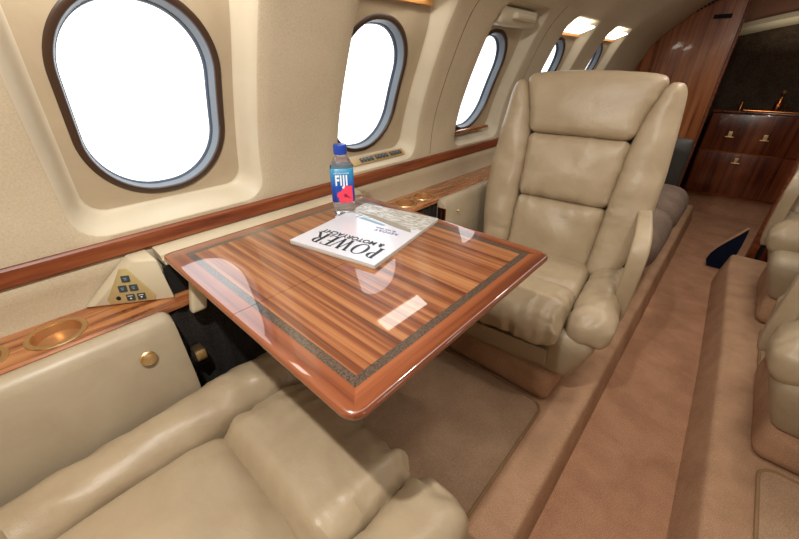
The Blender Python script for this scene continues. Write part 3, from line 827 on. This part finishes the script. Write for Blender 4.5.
    for i in range(len(path)):
        wd = [.019, .020, .021, .022, .023, .0235, .0235, .023, .023, .022, .021][i]; th = [.018, .020, .021, .021, .021, .020, .019, .020, .022, .024, .024][i]
        secs.append([(wd*(abs(math.cos(a))**.4)*(1 if math.cos(a) > 0 else -1), th*(abs(math.sin(a))**.4)*(1 if math.sin(a) > 0 else -1)) for a in [2*PI*k_/24 for k_ in range(24)]])
    m = MB(); m.sweep(path, secs, ups=ups); ob = m.build('armrest', L, c, 60)
    md = ob.modifiers.new('s', 'SUBSURF'); md.levels = 1; md.render_levels = 1
    i = 4; P = Vector(path[i]); sec2 = [(x*1.04, y*1.05) for x, y in secs[i]]
    return c
make_chair((-.368, .868, 0), R(5.5), 'tall cream leather chair facing the camera across the table', 1, base_at=(-.41, .865))
make_chair((-.412, .307, 0), PI, 'cream leather chair in the foreground, its seat partly under the table', -1, st=.13)
make_chair((.540, 1.09, 0), 0, 'cream leather chair nearest on the right edge beyond the aisle', -1)
make_chair((.528, 2.06, 0), 0, 'cream leather chair on the right further back beyond the aisle', -1, bs=-.13)

# ------------------------------------------------------------------ floor mats
def mat_(x0, x1, y0, y1, label):
    t = thing('floor_mat', label, 'mat', ((x0+x1)/2, (y0+y1)/2, 0), 0, 'bound carpet mats')
    hx, hy = (x1-x0)/2, (y1-y0)/2
    m = MB(); m.prism(rrect(hx-.004, hy-.004, .040, 8), .0005, .007); m.build('mat_body', M['mat'], t, 30)
    m = MB(); m.tube([(x, y, .0055) for x, y in rrect(hx-.003, hy-.003, .041, 8)], .005, 8, True); m.build('mat_binding', M['matedge'], t)
mat_(-.64, -.192, .432, .936, 'tan carpet mat under the table between the facing chairs')
mat_(.335, .80, 1.60, 1.975, 'tan carpet mat between the two chairs on the right')
mat_(.345, .80, .62, 1.150, 'tan carpet mat in the bottom right corner in front of the nearest right chair')

# ------------------------------------------------------------------ divan behind the far chair
t = thing('divan', 'grey-brown upholstered divan behind the far chair along the left wall', 'divan', (-.49, 2.4, 0))
m = MB(); m.rbox((.0, -.02, .08), (.33, .55, .0795), .02, (6, 10, 4)); m.build('divan_base', M['carpet2'], t)
for y in (-.37, .17):
    m = MB(); m.rbox((.03, y-.02, .255), (.355, .262, .100), .095, (20, 16, 14), puff=.02); m.build('seat_cushion', M['greyfab'], t)
for y in (-.37, .17):
    m = MB(); m.rbox((-.25, y-.02, .50), (.08, .255, .16), .06, (10, 12, 10)); m.build('back_cushion', M['greyfab'], t)
m = MB(); m.rbox((.06, .475, .32), (.232, .035, .29), .03, (8, 6, 10)); m.build('end_arm', M['greylea'], t, label='dark grey leather end arm')

# ------------------------------------------------------------------ wooden bulkhead panel
def arch_panel(x0, x1, y0, y1, z0, drop=.006):
    pts = [(x0, z0), (x1, z0)]
    xs_ = [x1+(x0-x1)*i/30 for i in range(31)]
    def top(x):
        if x <= -.682:   # follow the sidewall
            lo, hi = .66, 1.2
            for _ in range(24):
                md = (lo+hi)/2
                if xf(md) < x: lo = md
                else: hi = md
            return lo
        if x > CX: x = 2*CX-x
        return smooth_interp(CEIL, x)
    pts += [(x, top(x)-drop) for x in xs_]
    m = MB(); n = len(pts)
    m.add([(x, y0, z) for x, z in pts]+[(x, y1, z) for x, z in pts], [tuple(range(n)), tuple(range(n, 2*n))[::-1]]+[(i, (i+1) % n, n+(i+1) % n, n+i) for i in range(n)])
    return m
t = thing('bulkhead_panel', 'tall glossy wood bulkhead panel behind the far chair reaching the ceiling', 'panel', (-.5, 3.70, AISLE))
def loc_(m, t): 
    o = Vector(t.location); m.v = [tuple(Vector(v)-o) for v in m.v]; return m
loc_(arch_panel(-.858, -.262, 3.70, 3.735, AISLE+.001), t).build('panel_board', M['panelwood'], t, 30)
m = MB(); m.box(-.261, -.246, 3.692, 3.745, AISLE+.001, 1.468); loc_(m, t).build('edge_trim', M['stripwood'], t, 30, .004)
m = MB(); m.box(-.42, -.32, 3.694, 3.6995, 1.275, 1.300); loc_(m, t).build('vent_slot', M['black'], t, 0)
m = MB()
for i in range(7): m.box(-.53+.018*i, -.518+.018*i, 3.692, 3.6995, 1.325+.010*i, 1.337+.010*i)
loc_(m, t).build('louvre', M['black'], t, 0)
# right-hand divider panel
t = thing('divider_panel', 'narrow dark wood divider panel behind the right chairs', 'panel', (.62, 2.86, AISLE))
m = MB(); m.box(.325, .90, 2.88, 2.92, AISLE+.001, 1.15); loc_(m, t).build('panel_board', M['galleywood'], t, 30, .003)
m = MB(); m.box(.3005, .3245, 2.90, 2.93, AISLE+.001, 1.15); loc_(m, t).build('gap_filler', M['black'], t, 0)  # black strip stands for the shade in the gap beside the board
m = MB(); m.box(.262, .300, 2.86, 2.94, AISLE+.001, 1.15); loc_(m, t).build('edge_trim', M['stripwood'], t, 30, .004)
# navy fabric leaning at the end of the right platform
t = thing('folded_blanket', 'dark navy fabric folded with a tan edge standing at the end of the right platform', 'fabric', (.175, 2.83, AISLE+.001))
pts = [(-.070, .005), (-.085, .045), (-.078, .085), (-.058, .130), (-.025, .185), (.010, .240), (.030, .275), (.040, .290), (.043, .24), (.044, .19), (.043, .14), (.040, .06), (.038, .005)]
m = MB(); n = len(pts); m.add([(x, .012*math.sin(z*14)+d, z) for d in (0, .014) for x, z in pts], [tuple(range(n)), tuple(range(n, 2*n))[::-1]]+[(i, (i+1) % n, n+(i+1) % n, n+i) for i in range(n)])
m.build('blanket_cloth', M['navy'], t, 50)
m = MB(); m.tube([(x-.002, .012*math.sin(z*14)+.007, z+.002) for x, z in pts[1:8]], .008, 8, ups=(0, 1, 0)); m.build('blanket_edge', M['carpet2'], t)

# ------------------------------------------------------------------ galley cabinet
GY = 3.98
t = thing('galley_cabinet', 'dark wood galley cabinet with drawers and brass latches at the end of the aisle', 'cabinet', (.25, GY, AISLE))
m = MB(); m.box(-.235, .90, GY+.012, 4.355, .05, .672); loc_(m, t).build('cabinet_body', M['galleywood'], t, 30, .003)
m = MB(); m.box(-.225, .88, GY+.05, 4.35, AISLE+.001, .049); loc_(m, t).build('toe_kick', M['carpet'], t, 0)
m = MB(); m.box(-.24, .92, GY-.008, 4.356, .673, .690); loc_(m, t).build('counter_top', M['galleywood'], t, 30, .004)
def front(x0, x1, z0, z1, name, handles):
    m = MB(); m.box(x0, x1, GY-.006, GY+.0115, z0, z1); f = loc_(m, t).build(name, M['galleywood'], t, 30, .003)
    for hx, hz in handles:
        m = MB(); m.rbox((hx, GY-.010, hz), (.012, .0045, .019), .002, (4, 3, 5)); loc_(m, t).build('latch', M['gold'], f)
        m = MB(); m.rbox((hx, GY-.012, hz-.021), (.026, .006, .003), .002, (4, 3, 3)); loc_(m, t).build('latch_bar', M['gold'], f)
front(-.230, .40, .395, .668, 'drawer', [(-.075, .525), (.135, .52)])
front(-.230, .40, .056, .385, 'drawer', [(.03, .335)])
front(.41, .89, .056, .668, 'door', [(.45, .5)])
m = MB(); m.box(-.230, .40, GY-.009, GY-.003, .386, .394); loc_(m, t).build('trim_strip', M['copper'], t, 0)
m = MB(); m.box(-.230, .40, GY-.009, GY-.003, .048, .055); loc_(m, t).build('trim_strip', M['copper'], t, 0)
# cove above the galley
m = MB(); nn = 24; vs = []
def arcz(x): return 1.225+.105*math.sin(min(1, (x+.30)/.75)*PI/2)
for i in range(nn+1):
    x = -.30+1.2*i/nn; z = arcz(x)
    vs += [(x, 4.20, z+.045), (x, 4.20, z+.012), (x, 4.215, z), (x, 4.355, z-.03), (x, 4.355, z+.045)]
m.add(vs, [(i*5+j, i*5+(j+1) % 5, (i+1)*5+(j+1) % 5, (i+1)*5+j) for i in range(nn) for j in range(5)])
tag(m.build('cove_moulding', M['bezel'], None, 40), 'curved cream cove moulding above the dark woven galley wall', 'moulding')
m = MB(); vs = []
for i in range(nn+1):
    x = -.30+1.2*i/nn; z = arcz(x)+.046
    vs += [(x, 4.205, z), (x, 4.205, 1.56)]
m.add(vs, [(i*2, i*2+1, i*2+3, i*2+2) for i in range(nn)]); struct('wall_soffit', m, M['soffit'], 0)
# things on the counter
def counter_item(name, label, cat, x, y, prof, mat, extra=None):
    tt = thing(name, label, cat, (x, y, .6905)); m = MB(); m.lathe(prof, 20); m.build('body', mat, tt)
    if extra: m = MB(); m.lathe(extra, 20); m.build('stopper', M['gold'], tt)
counter_item('decanter', 'tall copper-coloured decanter standing on the galley counter', 'decanter', .125, 4.12, [(0, 0), (.022, 0), (.026, .01), (.026, .05), (.016, .075), (.009, .09), (.009, .115), (.012, .12), (0, .12)], M['copper'], [(.006, .118), (.012, .128), (.012, .14), (0, .146)])
counter_item('small_bottle', 'small copper bottle on the galley counter left of the tall decanter', 'bottle', -.085, 4.10, [(0, 0), (.014, 0), (.014, .03), (.006, .045), (.006, .06), (0, .062)], M['copper'])
counter_item('slim_bottle', 'slim copper bottle on the galley counter right of the tall decanter', 'bottle', .175, 4.10, [(0, 0), (.006, 0), (.005, .05), (.008, .055), (0, .06)], M['copper'])
m = MB(); m.tube([(-.06, 4.03, .6945), (.3, 4.03, .6945)], .0035, 8); tag(m.build('counter_rail', M['copper'], None), 'thin copper rail lying along the front of the galley counter', 'rail')

# ------------------------------------------------------------------ lamps
def area(name, loc, size, energy, col=(1, .93, .84), rot=(0, 0, 0), sy=None):
    l = bpy.data.lights.new(name, 'AREA'); l.energy = energy; l.color = col; l.size = size
    if sy: l.shape = 'RECTANGLE'; l.size_y = sy
    o = bpy.data.objects.new(name, l); COL.objects.link(o); o.location = loc; o.rotation_euler = rot; return o
def spot(name, loc, energy, ang, blend=.6, col=(1, .88, .74), rad=.02, tgt=None):
    l = bpy.data.lights.new(name, 'SPOT'); l.energy = energy; l.color = col; l.spot_size = R(ang); l.spot_blend = blend; l.shadow_soft_size = rad
    o = bpy.data.objects.new(name, l); COL.objects.link(o); o.location = loc
    if tgt: o.rotation_euler = (Vector(tgt)-Vector(loc)).to_track_quat('-Z', 'Y').to_euler()
    return o
LY = [-.85, -.10, .75, 1.6, 2.45, 3.3]
for i, y in enumerate(LY):
    x = -.24 if i == 1 else -.10 if i == 0 else .05
    z = smooth_interp(CEIL, x)-(.024 if i == 1 else .012)
    t = thing('ceiling_light', 'round recessed ceiling downlight, %s counted from behind the near chair to the galley' % (ordn+['sixth'])[i], 'light', (x, y, z), 0, 'ceiling downlights')
    m = MB(); m.lathe([(.030, .008), (.034, 0), (.028, -.003), (.024, .004), (.030, .008)], 28, cap=False); m.build('rim', M['gold'], t)
    m = MB(); m.lathe([(0, .002), (.024, .002), (.024, .004), (0, .004)], 28); m.build('diffuser', M['lamp'], t)
spot('key_spot', (-.24, -.07, 1.43), 38, 160, .5, (1, .96, .90), .014, (-.30, .4, 0))
for y, e in ((.75, 10), (1.6, 9), (2.45, 8), (3.2, 7)):
    spot('aisle_spot', (.05, y, 1.47), e, 140, .8, (1, .93, .83), rad=.05, tgt=(.08, y, 0))
area('cabin_light', (CX, 1.1, 1.50), .25, 7.5, (1, .96, .91), (0, 0, 0), 4.2)
area('galley_cove_fill', (.15, 4.12, 1.08), .5, .7, (1, .9, .72), (PI, 0, 0), .06)  # floating lamp without a fixture, added to brighten the cove from below

# daylight outside
w = bpy.data.worlds.new('daylight'); S.world = w; w.use_nodes = True
bg = w.node_tree.nodes['Background']; bg.inputs[0].default_value = (.96, .98, 1, 1); bg.inputs[1].default_value = 2.5

# ------------------------------------------------------------------ camera
cam = bpy.data.cameras.new('camera'); co = bpy.data.objects.new('camera', cam); COL.objects.link(co)
co.location = (0, 0, 1.0); co.rotation_euler = (R(90-29.7), 0, R(42.2))
cam.sensor_width = 36; cam.lens = 359.0*36/799; cam.clip_start = .01; cam.clip_end = 50
S.camera = co
S.view_settings.view_transform = 'Standard'; S.view_settings.look = 'None'; S.view_settings.gamma = 1
S.view_settings.use_curve_mapping = False; S.view_settings.exposure = 0
